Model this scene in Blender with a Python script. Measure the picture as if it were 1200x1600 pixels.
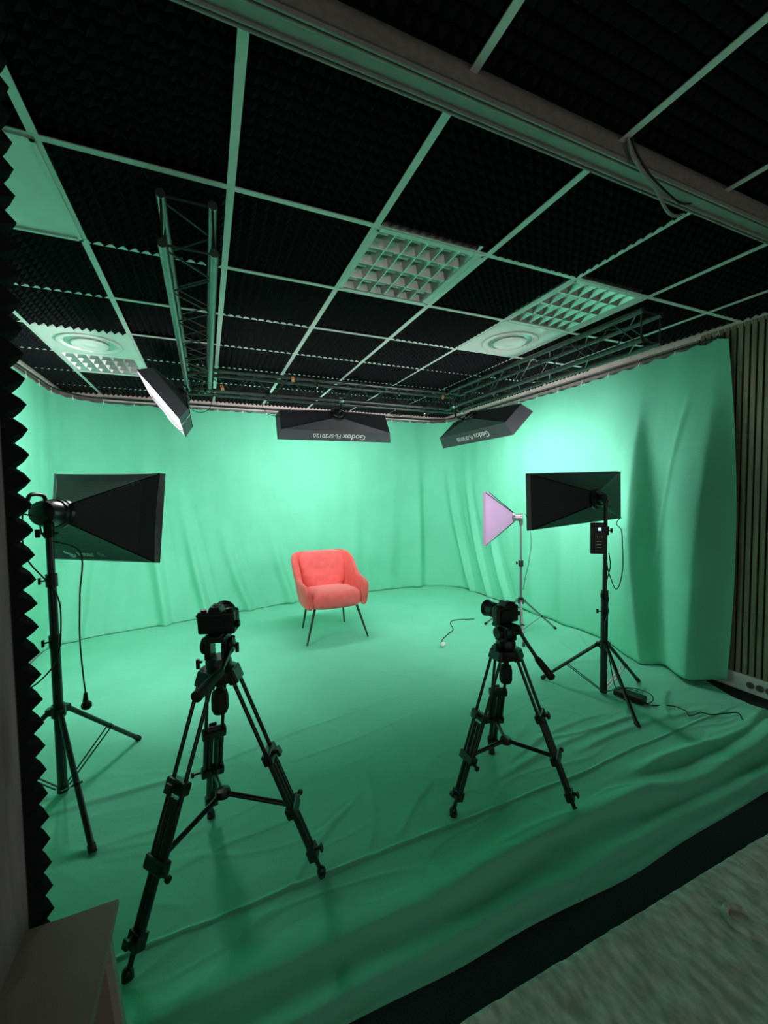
import bpy, bmesh, math, random
from mathutils import Vector, Matrix, noise
for o in list(bpy.data.objects): bpy.data.objects.remove(o)
S = bpy.context.scene
C = S.collection
V = Vector
random.seed(7)

# ------------------------------------------------------------------ camera
H = 1.46                                   # eye height; the lens stands over the world origin
Rv, Uv, Fv = V((.9180, -.3962, -.0134)), V((.0313, .0397, .9987)), V((.3952, .9173, -.0487))
cam = bpy.data.cameras.new('camera'); camo = bpy.data.objects.new('camera', cam); C.objects.link(camo)
cam.sensor_fit = 'VERTICAL'; cam.sensor_height = 36; cam.lens = 36*643.4/1600; cam.clip_start = .05
F = Fv.normalized(); R_ = (Rv - F*Rv.dot(F)).normalized(); U_ = R_.cross(F)
camo.matrix_world = Matrix(((R_.x, U_.x, -F.x, 0), (R_.y, U_.y, -F.y, 0), (R_.z, U_.z, -F.z, H), (0, 0, 0, 1)))
S.camera = camo
# ------------------------------------------------------------------ world, exposure
w = bpy.data.worlds.new('world'); S.world = w; w.use_nodes = True
w.node_tree.nodes['Background'].inputs[0].default_value = (.97, 1.0, .90, 1)
w.node_tree.nodes['Background'].inputs[1].default_value = .105
S.view_settings.view_transform = 'Standard'; S.view_settings.look = 'None'
S.view_settings.exposure = 1.76; S.view_settings.gamma = 1; S.view_settings.use_curve_mapping = False
E_HANG, E_STAND = 8.0, 5.6                # radiance of the softbox fronts
LIGHT = (1.0, .93, .97)

# ------------------------------------------------------------------ materials
def mat(name, col, rough=.6, metal=0, spec=.5, noise_s=0, noise_a=0, bump=0, bump_s=200, sheen=0, sheen_tint=None, emit=None, es=0, col2=None, trans=0, stretch=None, coat=0):
    m = bpy.data.materials.new(name); m.use_nodes = True
    nt = m.node_tree; b = nt.nodes['Principled BSDF']
    b.inputs['Base Color'].default_value = (*col, 1); b.inputs['Roughness'].default_value = rough
    b.inputs['Metallic'].default_value = metal; b.inputs['Specular IOR Level'].default_value = spec
    if coat: b.inputs['Coat Weight'].default_value = coat
    if sheen:
        b.inputs['Sheen Weight'].default_value = sheen; b.inputs['Sheen Roughness'].default_value = .4
        b.inputs['Sheen Tint'].default_value = (*(sheen_tint or col), 1)
    if emit: b.inputs['Emission Color'].default_value = (*emit, 1); b.inputs['Emission Strength'].default_value = es
    tc = nt.nodes.new('ShaderNodeTexCoord')
    src = tc.outputs['Object']
    if stretch:
        mp = nt.nodes.new('ShaderNodeMapping'); mp.inputs['Scale'].default_value = stretch
        nt.links.new(src, mp.inputs[0]); src = mp.outputs[0]
    if noise_s:
        n = nt.nodes.new('ShaderNodeTexNoise'); n.inputs['Scale'].default_value = noise_s; n.inputs['Detail'].default_value = 6
        nt.links.new(src, n.inputs['Vector'])
        r = nt.nodes.new('ShaderNodeValToRGB'); nt.links.new(n.outputs['Fac'], r.inputs[0])
        c2 = col2 or tuple(c*(1-noise_a) for c in col)
        r.color_ramp.elements[0].position = .35; r.color_ramp.elements[1].position = .65
        r.color_ramp.elements[0].color = (*c2, 1); r.color_ramp.elements[1].color = (*col, 1)
        nt.links.new(r.outputs[0], b.inputs['Base Color'])
    if bump:
        n = nt.nodes.new('ShaderNodeTexNoise'); n.inputs['Scale'].default_value = bump_s; n.inputs['Detail'].default_value = 4
        nt.links.new(src, n.inputs['Vector'])
        bp = nt.nodes.new('ShaderNodeBump'); bp.inputs['Strength'].default_value = bump; bp.inputs['Distance'].default_value = .004
        nt.links.new(n.outputs['Fac'], bp.inputs['Height']); nt.links.new(bp.outputs[0], b.inputs['Normal'])
    if trans:
        t = nt.nodes.new('ShaderNodeBsdfTranslucent'); t.inputs[0].default_value = (*col, 1)
        mx = nt.nodes.new('ShaderNodeMixShader'); mx.inputs[0].default_value = trans
        nt.links.new(b.outputs[0], mx.inputs[1]); nt.links.new(t.outputs[0], mx.inputs[2])
        nt.links.new(mx.outputs[0], nt.nodes['Material Output'].inputs[0])
    return m
GREEN = (.19, .69, .465)
M = {
 'green': mat('green_muslin', GREEN, .85, spec=.25, bump=.25, bump_s=90, noise_s=3, noise_a=.06),
 'green2': mat('green_floor_muslin', GREEN, .85, spec=.25, bump=.25, bump_s=70, noise_s=2, noise_a=.07),
 'foam': mat('black_foam', (.015, .015, .017), .95, spec=.08, bump=.5, bump_s=300),
 'black': mat('black_plastic', (.010, .011, .011), .35, spec=.5, bump=.05, bump_s=400),
 'blackm': mat('black_painted_metal', (.012, .013, .013), .28, spec=.6, bump=.03, bump_s=300),
 'rubber': mat('black_rubber', (.012, .012, .012), .7, bump=.2, bump_s=500),
 'fabric': mat('black_nylon', (.040, .038, .045), .5, spec=.45, bump=.35, bump_s=30),
 'fabric2': mat('black_nylon_band', (.075, .078, .088), .6, spec=.35, bump=.2, bump_s=40),
 'gridw': mat('white_grid_metal', (.86, .86, .84), .35, spec=.5, noise_s=8, noise_a=.05),
 'panel': mat('gloss_white_metal', (.80, .80, .78), .12, spec=.6, noise_s=3, noise_a=.03),
 'louver': mat('satin_aluminium_louvre', (.75, .75, .74), .22, metal=.85, noise_s=20, noise_a=.05),
 'trimw': mat('cream_wall_angle', (.85, .72, .68), .5, noise_s=10, noise_a=.12),
 'rail': mat('grey_enamel_rail', (.36, .36, .34), .4, noise_s=12, noise_a=.12),
 'railshade': mat('rail_side_shade', (.30, .27, .24), .8, noise_s=40, noise_a=.2),  # rail's near face, unlit by the green set: shade put into its colour
 'wallp': mat('wall_plaster', (.42, .40, .37), .9, noise_s=6, noise_a=.1),
 'darkwall': mat('dark_wall_paint', (.10, .095, .09), .9, noise_s=6, noise_a=.1),
 'wood': mat('grey_wood_post', (.33, .335, .32), .7, noise_s=5, noise_a=.45, stretch=(8, 8, .6), bump=.3, bump_s=40),
 'slat': mat('oak_slat', (.30, .285, .19), .6, noise_s=6, noise_a=.35, stretch=(12, 12, .5)),
 'felt': mat('black_felt', (.008, .008, .008), .95, noise_s=50, noise_a=.3),
 'carpet': mat('navy_carpet', (.048, .060, .066), .95, spec=.1, noise_s=260, noise_a=.6, bump=.8, bump_s=500),
 'rug': mat('grey_plush', (.90, .92, .84), .95, spec=.1, noise_s=17, col2=(.50, .52, .46), bump=1, bump_s=220, sheen=.3, sheen_tint=(.8, .8, .8), stretch=(2.2, 1, 1)),
 'board': mat('taupe_laminate', (.33, .235, .20), .6, noise_s=7, noise_a=.2, bump=.1, bump_s=200),
 'boardlit': mat('lit_board_edge', (.42, .40, .34), .6, noise_s=20, noise_a=.1),  # leg edge facing the set: light on it put into a paler colour
 'velvet': mat('coral_velvet', (.84, .155, .140), .75, spec=.2, sheen=.9, sheen_tint=(1, .55, .52), noise_s=14, col2=(.76, .125, .115), bump=.25, bump_s=90),
 'velvet2': mat('coral_velvet_outer', (.80, .145, .125), .8, spec=.2, sheen=.7, sheen_tint=(1, .55, .5), noise_s=9, col2=(.70, .115, .10), bump=.2, bump_s=90),
 'legm': mat('dark_green_grey_metal', (.05, .055, .05), .35, metal=.5, noise_s=20, noise_a=.1),
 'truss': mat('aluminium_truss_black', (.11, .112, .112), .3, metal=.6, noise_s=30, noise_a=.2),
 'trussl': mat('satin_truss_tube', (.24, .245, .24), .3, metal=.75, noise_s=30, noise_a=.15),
 'chrome': mat('chrome', (.55, .55, .56), .15, metal=1, noise_s=20, noise_a=.05),
 'silver': mat('silver_tube', (.34, .30, .33), .3, metal=.8, noise_s=20, noise_a=.1),
 'white': mat('white_plastic', (.9, .9, .88), .4, noise_s=10, noise_a=.04),
 'ink': mat('white_print', (.75, .75, .75), .6, noise_s=30, noise_a=.05),
 'inkpale': mat('faded_print', (.30, .34, .33), .6, noise_s=60, noise_a=.5),
 'purple': mat('lilac_translucent_fabric', (.50, .38, .53), .7, trans=.5, noise_s=6, noise_a=.12, bump=.3, bump_s=14),
 'orange': mat('orange_tag', (.85, .38, .16), .6, noise_s=20, noise_a=.1),
 'red': mat('red_sticker', (.75, .06, .05), .5, noise_s=30, noise_a=.2),
 'diff': mat('softbox_front', (.9, .88, .9), .6, emit=LIGHT, es=E_HANG, noise_s=5, noise_a=.02),
 'diff2': mat('softbox_front_low', (.9, .88, .9), .6, emit=LIGHT, es=E_STAND, noise_s=5, noise_a=.02),
 'diffr': mat('softbox_front_right', (.9, .88, .9), .6, emit=LIGHT, es=6.0, noise_s=5, noise_a=.02),
 'diff3': mat('softbox_front_dim', (.9, .88, .9), .6, emit=LIGHT, es=.75, noise_s=5, noise_a=.02),
 'lcd': mat('blue_lcd', (.1, .2, .3), .3, emit=(.35, .6, .9), es=.7, noise_s=300, noise_a=.6),
 'glass': mat('lens_glass', (.01, .012, .02), .05, spec=.8, coat=1, noise_s=3, noise_a=.05),
 'hole': mat('dark_recess', (.01, .01, .01), .9, noise_s=10, noise_a=.1),
}

# ------------------------------------------------------------------ helpers
def B(): return bmesh.new()
def box(bm, c, s, rot=None):
    m = Matrix.Translation(V(c)) @ (rot.to_4x4() if rot else Matrix()) @ Matrix.Diagonal((s[0], s[1], s[2], 1))
    bmesh.ops.create_cube(bm, size=1, matrix=m)
def span(bm, a, b):
    box(bm, [(x+y)/2 for x, y in zip(a, b)], [abs(y-x) for x, y in zip(a, b)])
def basis(d, up=(0, 0, 1)):
    d = V(d).normalized(); u = V(up)
    if abs(d.dot(u)) > .99: u = V((0, 1, 0))
    x = u.cross(d).normalized(); y = d.cross(x)
    return Matrix((x, y, d)).transposed()          # columns x, y, d
def tube(bm, a, b, r, r2=None, n=12):
    a, b = V(a), V(b); d = b-a
    m = Matrix.Translation((a+b)/2) @ basis(d).to_4x4()
    bmesh.ops.create_cone(bm, cap_ends=True, segments=n, radius1=r, radius2=r if r2 is None else r2, depth=d.length, matrix=m)
def obox(bm, a, b, wx, wy, up=(0, 0, 1)):
    a, b = V(a), V(b); d = b-a
    box(bm, (a+b)/2, (wx, wy, d.length), basis(d, up))
def ball(bm, c, r, sc=(1, 1, 1), n=14):
    bmesh.ops.create_uvsphere(bm, u_segments=n, v_segments=n//2+2, radius=r, matrix=Matrix.Translation(V(c)) @ Matrix.Diagonal((*sc, 1)))
def smooth_pts(pts, k=6):
    P = [V(p) for p in pts]; out = []
    for i in range(len(P)-1):
        p0, p1, p2, p3 = P[max(i-1, 0)], P[i], P[i+1], P[min(i+2, len(P)-1)]
        for j in range(k):
            t = j/k
            out.append(.5*((2*p1)+(p2-p0)*t+(2*p0-5*p1+4*p2-p3)*t*t+(3*p1-p0-3*p2+p3)*t**3))
    return out+[P[-1]]
def path(bm, pts, r, n=8, k=6, sm=True):
    P = smooth_pts(pts, k) if sm else [V(p) for p in pts]
    rings = []; x = None
    for i, p in enumerate(P):
        d = (P[min(i+1, len(P)-1)]-P[max(i-1, 0)]).normalized()
        if x is None: x = d.orthogonal().normalized()
        x = (x-d*x.dot(d)).normalized(); y = d.cross(x)
        rings.append([bm.verts.new(p+(x*math.cos(2*math.pi*j/n)+y*math.sin(2*math.pi*j/n))*r) for j in range(n)])
    for a, b in zip(rings, rings[1:]):
        for j in range(n): bm.faces.new((a[j], a[(j+1) % n], b[(j+1) % n], b[j]))
    bm.faces.new(rings[0][::-1]); bm.faces.new(rings[-1])
def lathe(bm, prof, o, d, n=32):
    """prof: (radius, distance along d)"""
    Q = basis(d); o = V(o); rings = []
    for r, h in prof:
        rings.append([bm.verts.new(o+Q @ V((r*math.cos(2*math.pi*j/n), r*math.sin(2*math.pi*j/n), h))) for j in range(n)])
    for a, b in zip(rings, rings[1:]):
        for j in range(n): bm.faces.new((a[j], a[(j+1) % n], b[(j+1) % n], b[j]))
    bm.faces.new(rings[0][::-1]); bm.faces.new(rings[-1])
def gridmesh(bm, f, nu, nv):
    vs = [[bm.verts.new(f(i/nu, j/nv)) for j in range(nv+1)] for i in range(nu+1)]
    for i in range(nu):
        for j in range(nv): bm.faces.new((vs[i][j], vs[i+1][j], vs[i+1][j+1], vs[i][j+1]))
    return vs
def root_of(o):
    while o.parent: o = o.parent
    return o
def obj(name, bm, m, parent=None, at=None, smooth=False, bevel=0, label=None, xf=None, solid=0, sub=0):
    bmesh.ops.recalc_face_normals(bm, faces=bm.faces)
    if xf is not None: bmesh.ops.transform(bm, matrix=xf, verts=bm.verts)
    org = V(root_of(parent)['_at']) if parent else V(at or (0, 0, 0))
    bmesh.ops.translate(bm, vec=-org, verts=bm.verts)
    me = bpy.data.meshes.new(name); bm.to_mesh(me); bm.free()
    me.materials.append(M[m] if isinstance(m, str) else m)
    if smooth is True: me.shade_smooth()
    elif smooth: me.shade_auto_smooth(angle=smooth) if hasattr(me, 'shade_auto_smooth') else None
    o = bpy.data.objects.new(name, me); C.objects.link(o)
    if parent: o.parent = parent
    else: o.location = org; o['_at'] = tuple(org)
    if label: o['label'] = label
    if smooth == 'edge':
        me.shade_smooth(); e = o.modifiers.new('edge', 'EDGE_SPLIT'); e.split_angle = math.radians(35)
    if bevel:
        b = o.modifiers.new('bevel', 'BEVEL'); b.width = bevel; b.segments = 2; b.limit_method = 'ANGLE'
    if solid:
        s = o.modifiers.new('solid', 'SOLIDIFY'); s.thickness = solid; s.offset = 0
    if sub:
        s = o.modifiers.new('sub', 'SUBSURF'); s.levels = sub; s.render_levels = sub
    return o
def thing(name, label, cat, at=(0, 0, 0), group=None):
    o = bpy.data.objects.new(name, None); C.objects.link(o); o.location = at; o['_at'] = tuple(at)
    o.empty_display_size = .1
    o['label'] = label; o['category'] = cat
    if group: o['group'] = group
    return o
def tag(o, label, cat, group=None, kind=None):
    o['label'] = label; o['category'] = cat
    if group: o['group'] = group
    if kind: o['kind'] = kind
    return o
def struct(name, bm, m, **k):
    o = obj(name, bm, m, **k)
    o['kind'] = 'structure'; return o
def text_bm(body, size, extr=.0006):
    cu = bpy.data.curves.new('txt', 'FONT'); cu.body = body; cu.size = size; cu.extrude = extr; cu.align_x = 'CENTER'; cu.align_y = 'CENTER'
    cu.offset = size*.012
    to = bpy.data.objects.new('txt', cu); C.objects.link(to)
    dg = bpy.context.evaluated_depsgraph_get(); me = bpy.data.meshes.new_from_object(to.evaluated_get(dg))
    bm = B(); bm.from_mesh(me); bpy.data.objects.remove(to); bpy.data.meshes.remove(me); return bm
def frame(o, x, y, z):
    x, y, z = V(x), V(y), V(z)
    return Matrix(((x.x, y.x, z.x, o[0]), (x.y, y.y, z.y, o[1]), (x.z, y.z, z.z, o[2]), (0, 0, 0, 1)))
def lerp(a, b, t): return a+(b-a)*t
def sst(a, b, x):
    t = min(max((x-a)/(b-a), 0), 1); return t*t*(3-2*t)
def nz(x, y, z=0): return noise.noise(V((x, y, z)))

# ------------------------------------------------------------------ room shell
ZC = 2.628; XL, XR, YB = -1.46, 3.53, 5.70
GX, GY, G = -1.0764, 1.1255, .6           # ceiling grid origin and module
bm = B(); span(bm, (-3.2, -2.2, -.08), (XR+.02, YB+.02, 0)); struct('floor', bm, 'carpet')
bm = B(); span(bm, (-3.2, -2.2, ZC+.085), (XR+.1, YB+.1, ZC+.16)); struct('ceiling', bm, 'felt')
bm = B(); span(bm, (XL-.1, YB, 0), (XR+.1, YB+.1, ZC+.1)); struct('wall_back', bm, 'wallp')
bm = B(); span(bm, (XL-.1, 1.1, 0), (XL, YB+.1, ZC+.1)); struct('wall_left', bm, 'wallp')
bm = B(); span(bm, (-3.2, -2.2, 0), (-3.1, 1.1, ZC+.1)); struct('wall_far_left', bm, 'darkwall')
# right wall with vertical slats over black felt
bm = B(); span(bm, (XR, -2.2, 0), (XR+.1, YB+.1, ZC+.1)); wr = struct('wall_right', bm, 'wallp')
bm = B(); span(bm, (XR-.006, -1.0, .12), (XR-.0005, 2.0, ZC-.01)); struct('trim_8', bm, 'felt')
bm = B()
y = 1.98
while y > -1.0:
    span(bm, (XR-.022, y-.027, .12), (XR-.005, y, .565)); span(bm, (XR-.022, y-.027, .568), (XR-.005, y, ZC-.012))
    y -= .0405
struct('trim_1', bm, 'slat')
# skirting trunking on the right wall
bm = B(); span(bm, (XR-.030, -1.0, .0), (XR, 2.1, .105)); span(bm, (XR-.036, -1.0, .0), (XR, 2.1, .018)); span(bm, (XR-.034, -1.0, .092), (XR, 2.1, .118))
struct('baseboard_right', bm, 'gridw', bevel=.003)
# partition beside the camera: wall stub and its wooden end post
bm = B(); span(bm, (-3.1, 1.03, 0), (-.60, 1.11, ZC+.04)); struct('wall_front', bm, 'darkwall')
bm = B(); span(bm, (-.60, 1.020, 0), (-.3585, 1.068, ZC+.04)); struct('trim_2', bm, 'wood', bevel=.004)
# white T bars of the ceiling grid
bm = B()
for i in range(-1, 9):
    x = GX+G*i
    if XL < x < XR: span(bm, (x-.0145, 1.10, ZC), (x+.0145, YB, ZC+.004))
    if XL-1.8 < x < XR: span(bm, (x-.0125, -2.1, ZC), (x+.0125, 1.02, ZC+.004))
for j in range(1, 8):
    y = GY+G*j; span(bm, (XL, y-.0125, ZC-.0006), (XR, y+.0125, ZC+.0035))
for j in range(-5, 0):
    y = GY+G*j; span(bm, (-3.1, y-.0125, ZC-.0006), (XR, y+.0125, ZC+.0035))
struct('trim_3', bm, 'gridw')
# wall angles along the top of the walls
bm = B(); span(bm, (XL, YB-.034, ZC-.004), (XR, YB, ZC+.006)); span(bm, (XL, YB-.012, ZC-.034), (XR, YB, ZC)); struct('trim_4', bm, 'trimw')
bm = B(); span(bm, (XL, 1.12, ZC-.004), (XL+.034, YB-.1, ZC+.006)); span(bm, (XL, 1.12, ZC-.03), (XL+.012, YB-.1, ZC)); struct('trim_5', bm, 'trimw')
bm = B(); span(bm, (XR-.036, -1.5, ZC-.004), (XR, YB-.05, ZC+.006)); span(bm, (XR-.012, -1.5, ZC-.034), (XR, YB-.05, ZC)); struct('trim_6', bm, 'trimw')
# long profiled rail across the ceiling
bm = B()
z0 = ZC-.052
span(bm, (-1.4, 1.012, z0+.008), (XR-.04, 1.092, ZC+.02))
for ya, yb in ((1.012, 1.019), (1.026, 1.032), (1.072, 1.078), (1.086, 1.092)): span(bm, (-1.4, ya, z0), (XR-.04, yb, z0+.010))
rail = struct('trim_7', bm, 'rail', bevel=.0015)
bm = B(); span(bm, (-1.4, 1.006, z0+.012), (XR-.04, 1.013, ZC+.02)); struct('trim_9', bm, 'railshade')

# ------------------------------------------------------------------ foam ceiling tiles
def foam_mesh(sx, sy, p=.048, h=.030):
    bm = B(); nx, ny = max(1, round(sx/p)), max(1, round(sy/p))
    px, py = sx/nx, sy/ny
    g = [[bm.verts.new((i*px-sx/2, j*py-sy/2, .002)) for j in range(ny+1)] for i in range(nx+1)]
    for i in range(nx):
        for j in range(ny):
            t = bm.verts.new(((i+.5)*px-sx/2, (j+.5)*py-sy/2, -h))
            q = (g[i][j], g[i+1][j], g[i+1][j+1], g[i][j+1])
            for k in range(4): bm.faces.new((q[k], t, q[(k+1) % 4]))
    top = [bm.verts.new((a*sx/2, b*sy/2, .034)) for a, b in ((-1, -1), (1, -1), (1, 1), (-1, 1))]
    bm.faces.new(top)
    rim = [[g[i][0] for i in range(nx+1)], [g[nx][j] for j in range(ny+1)], [g[i][ny] for i in range(nx, -1, -1)], [g[0][j] for j in range(ny, -1, -1)]]
    for k, r in enumerate(rim): bm.faces.new(r+[top[(k+1) % 4], top[k]])
    return bm
cache = {}
LIFT = {(1, 0): .037, (2, 0): .027, (3, 0): .034, (4, 0): .010, (5, 0): .034, (1, 1): .004, (2, 1): .024, (4, 1): .026, (0, 2): .006, (1, 2): .036, (2, 2): .010, (3, 2): .022, (4, 2): .012, (5, 3): .004, (-1, 3): .008, (0, 3): .002, (1, 3): .036, (6, 1): .03, (6, 0): .03, (7, 0): .012, (5, -1): .03}
SPECIAL = {(3, 1), (5, 1), (5, 2), (0, 4), (0, 5), (0, 1)}
rows = [(j, GY+G*j, GY+G*(j+1)) for j in range(1, 7)]+[(0, 1.098, GY+G), (7, GY+G*7, YB-.03), (-1, GY-G, 1.004), (-2, GY-2*G, GY-G), (-3, GY-3*G, GY-2*G)]
for j, ya, yb in rows:
    for i in range(-1, 8):
        if (i, j) in SPECIAL: continue
        xa, xb = GX+G*i, GX+G*(i+1)
        if xa < XL: xa = XL+.03
        if xb > XR: xb = XR-.03
        if j < 0 and i < 0: continue
        sx, sy = round(xb-xa-.024, 3), round(yb-ya-.024, 3)
        cut = sx < .5 or sy < .5
        if (sx, sy) not in cache:
            o = obj('acoustic_foam_tile', foam_mesh(sx, sy), 'foam'); cache[(sx, sy)] = o
        else:
            o = cache[(sx, sy)].copy(); C.objects.link(o)
        o.location = ((xa+xb)/2, (ya+yb)/2, ZC+LIFT.get((i, j), .022 if j < 3 else (.010 if j == 3 else .006)))
        if not cut: tag(o, 'square black pyramid foam tile filling one bay of the white ceiling grid', 'foam tile', 'full square foam tiles in the ceiling grid')
        elif j == 7: tag(o, 'narrow cut strip of black foam in the last ceiling bay by the back wall', 'foam tile', 'cut foam strips along the back wall')
        elif j in (-1, 0): tag(o, 'black foam tile cut short beside the long ceiling rail', 'foam tile', 'cut foam tiles beside the ceiling rail')
        elif i == 7: tag(o, 'cut strip of black foam in the ceiling bays along the right wall', 'foam tile', 'cut foam strips along the right wall')
        else: tag(o, 'cut strip of black foam in the ceiling bays along the left wall', 'foam tile', 'cut foam strips along the left wall')

# ------------------------------------------------------------------ ceiling fixtures
def cell(i, j): return GX+G*(i+.5), GY+G*(j+.5)
def louvre(i, j, label):
    cx, cy = cell(i, j); t = thing('louvre_light', label, 'ceiling light', (cx, cy, ZC))
    s = .288; z = ZC+.001
    bm = B()
    for a in (-1, 1):
        span(bm, (cx-s, cy+a*s-.014, z-.004), (cx+s, cy+a*s+.014, z+.004)); span(bm, (cx+a*s-.014, cy-s, z-.004), (cx+a*s+.014, cy+s, z+.004))
    obj('frame', bm, 'gridw', t)
    bm = B(); span(bm, (cx+s-.052, cy-s, ZC+.001), (cx+s, cy+s, ZC+.005)); obj('edge_panel', bm, 'gridw', t)
    bm = B(); span(bm, (cx-s, cy-s, ZC+.046), (cx+s, cy+s, ZC+.049)); obj('reflector', bm, 'louver', t)
    n = 4
    for k in range(n):
        y = cy-s+2*s*(k+.5)/n
        bm = B(); tube(bm, (cx-s+.03, y, ZC+.036), (cx+s-.03, y, ZC+.036), .009); obj('lamp_tube', bm, 'white', t, smooth='edge')
    def blade(a, b, wid, side):
        bm = B(); a, b = V(a), V(b)
        vs = []
        for p in (a, b):
            vs.append([bm.verts.new(p+side*(-wid)), bm.verts.new(p+side*wid), bm.verts.new(p+side*.0022+V((0, 0, -.042))), bm.verts.new(p-side*.0022+V((0, 0, -.042)))])
        for k in range(4): bm.faces.new((vs[0][k], vs[0][(k+1) % 4], vs[1][(k+1) % 4], vs[1][k]))
        bm.faces.new(vs[0]); bm.faces.new(vs[1][::-1]); return bm
    for k in range(n+1):
        y = cy-s+2*s*k/n
        obj('long_blade', blade((cx-s, y, ZC+.044), (cx+s-.05, y, ZC+.044), .016, V((0, 1, 0))), 'louver', t)
    m = 7
    for k in range(m):
        x = cx-s+.01+(2*s-.06)*k/(m-1)
        obj('cross_blade', blade((x, cy-s, ZC+.043), (x, cy+s, ZC+.043), .020, V((1, 0, 0))), 'louver', t)
louvre(3, 1, 'square louvred light in the ceiling nearest the middle of the room, alone in black foam')
louvre(5, 1, 'square louvred ceiling light touching the round air diffuser, near the right wall')
louvre(0, 5, 'square louvred ceiling light over the back left corner, behind the hanging softbox')
def diffuser(i, j, label):
    cx, cy = cell(i, j); t = thing('air_diffuser', label, 'air diffuser', (cx, cy, ZC))
    bm = B(); span(bm, (cx-.298, cy-.298, ZC-.005), (cx+.298, cy+.298, ZC+.004)); obj('plate', bm, 'panel', t, bevel=.002)
    bm = B(); lathe(bm, [(.205, -.0052), (.215, .004), (.210, .010), (.195, .014), (.180, .010), (.172, -.004)], (cx, cy, ZC-.006), (0, 0, -1), 48)
    obj('outer_ring', bm, 'panel', t, smooth='edge')
    bm = B(); lathe(bm, [(.168, 0), (.165, .003), (.05, .0035), (.045, 0)], (cx, cy, ZC-.006), (0, 0, -1), 48); obj('recess', bm, 'louver', t, smooth='edge')
    bm = B(); lathe(bm, [(.118, .004), (.126, .010), (.118, .018), (.09, .022), (.06, .014), (.04, .020), (.002, .022)], (cx, cy, ZC-.006), (0, 0, -1), 48)
    obj('cone', bm, 'panel', t, smooth='edge')
diffuser(5, 2, 'glossy white plate with a round air diffuser beside the right louvred light')
diffuser(0, 4, 'white plate with a round air diffuser near the left wall')
cx, cy = cell(0, 1)
t = thing('flat_ceiling_panel', 'plain flat white light panel in the ceiling at the far left edge', 'ceiling panel', (cx, cy, ZC))
bm = B(); span(bm, (cx-.282, cy-.282, ZC+.001), (cx+.282, cy+.282, ZC+.004)); obj('panel', bm, 'white', t)
bm = B()
for a in (-1, 1):
    span(bm, (cx-.298, cy+a*.290-.008, ZC-.008), (cx+.298, cy+a*.290+.008, ZC+.003)); span(bm, (cx+a*.290-.008, cy-.298, ZC-.008), (cx+a*.290+.008, cy+.298, ZC+.003))
obj('frame', bm, 'gridw', t, bevel=.001)

# ------------------------------------------------------------------ green curtain around three walls
TOPZ = 2.512
def resample(pts, n, k=8):
    P = smooth_pts([(x, y, 0) for x, y in pts], k); L = [0]
    for a, b in zip(P, P[1:]): L.append(L[-1]+(b-a).length)
    out = []; i = 0
    for q in range(n+1):
        s = L[-1]*q/n
        while i < len(L)-2 and L[i+1] < s: i += 1
        t = (s-L[i])/max(L[i+1]-L[i], 1e-9); out.append(P[i].lerp(P[i+1], min(t, 1)))
    return out, L[-1]
top_ctrl = [(-1.40, 1.25), (-1.40, 3.2), (-1.40, 4.7), (-1.37, 5.25), (-1.15, 5.54), (-.7, 5.60), (.4, 5.61), (1.6, 5.61), (2.8, 5.61), (3.25, 5.57), (3.46, 5.30), (3.485, 4.6), (3.485, 3.6), (3.485, 2.7), (3.485, 2.2), (3.485, 1.78)]
bot_ctrl = [(-1.42, 1.25), (-1.43, 3.2), (-1.45, 4.55), (-1.38, 4.86), (-1.15, 5.0), (-.69, 5.10), (.30, 5.30), (1.5, 5.52), (2.7, 5.54), (3.25, 5.42), (3.50, 5.06), (3.52, 4.5), (3.48, 3.5), (3.475, 2.7), (3.47, 2.15), (3.46, 1.72)]
NS, NZ = 1100, 130
def seg_sample(ctrl):                         # same control index -> same s, so both edges stay matched
    P = smooth_pts([(x, y, 0) for x, y in ctrl], 16); return P
PT, PB = seg_sample(top_ctrl), seg_sample(bot_ctrl)
arc = [0]
for a, b in zip(PT, PT[1:]): arc.append(arc[-1]+(b-a).length)
def at_s(P, s):
    lo, hi = 0, len(arc)-2
    while lo < hi:
        m = (lo+hi+1)//2
        if arc[m] <= s: lo = m
        else: hi = m-1
    t = (s-arc[lo])/(arc[lo+1]-arc[lo]); return P[lo].lerp(P[lo+1], min(max(t, 0), 1))
LT = arc[-1]
def y_right(s): return 1.78+(LT-s)             # wall coordinate on the right run
FOLDS = [  # s centre at the top, amplitude, width, slant (m over full height), start height
 (4.35, .06, .09, -.10, 2.3), (4.85, .10, .07, .26, 2.3), (5.25, .09, .06, .34, 1.7), (5.7, .085, .07, .42, 1.3),
 (6.3, .07, .07, .36, 1.3), (6.9, .025, .09, .12, 1.7), (7.5, .02, .08, .05, 1.9), (8.1, .022, .10, .0, 2.2), (8.55, .03, .08, .10, 2.3),
 (LT-4.15, .07, .07, .02, 2.4), (LT-3.72, .09, .065, .40, 2.4), (LT-3.3, .075, .06, .46, 2.0), (LT-2.85, .06, .06, .40, 1.6),
 (LT-2.1, .02, .12, .1, 2.0), (LT-1.55, .02, .10, .05, 2.2)]
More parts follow.
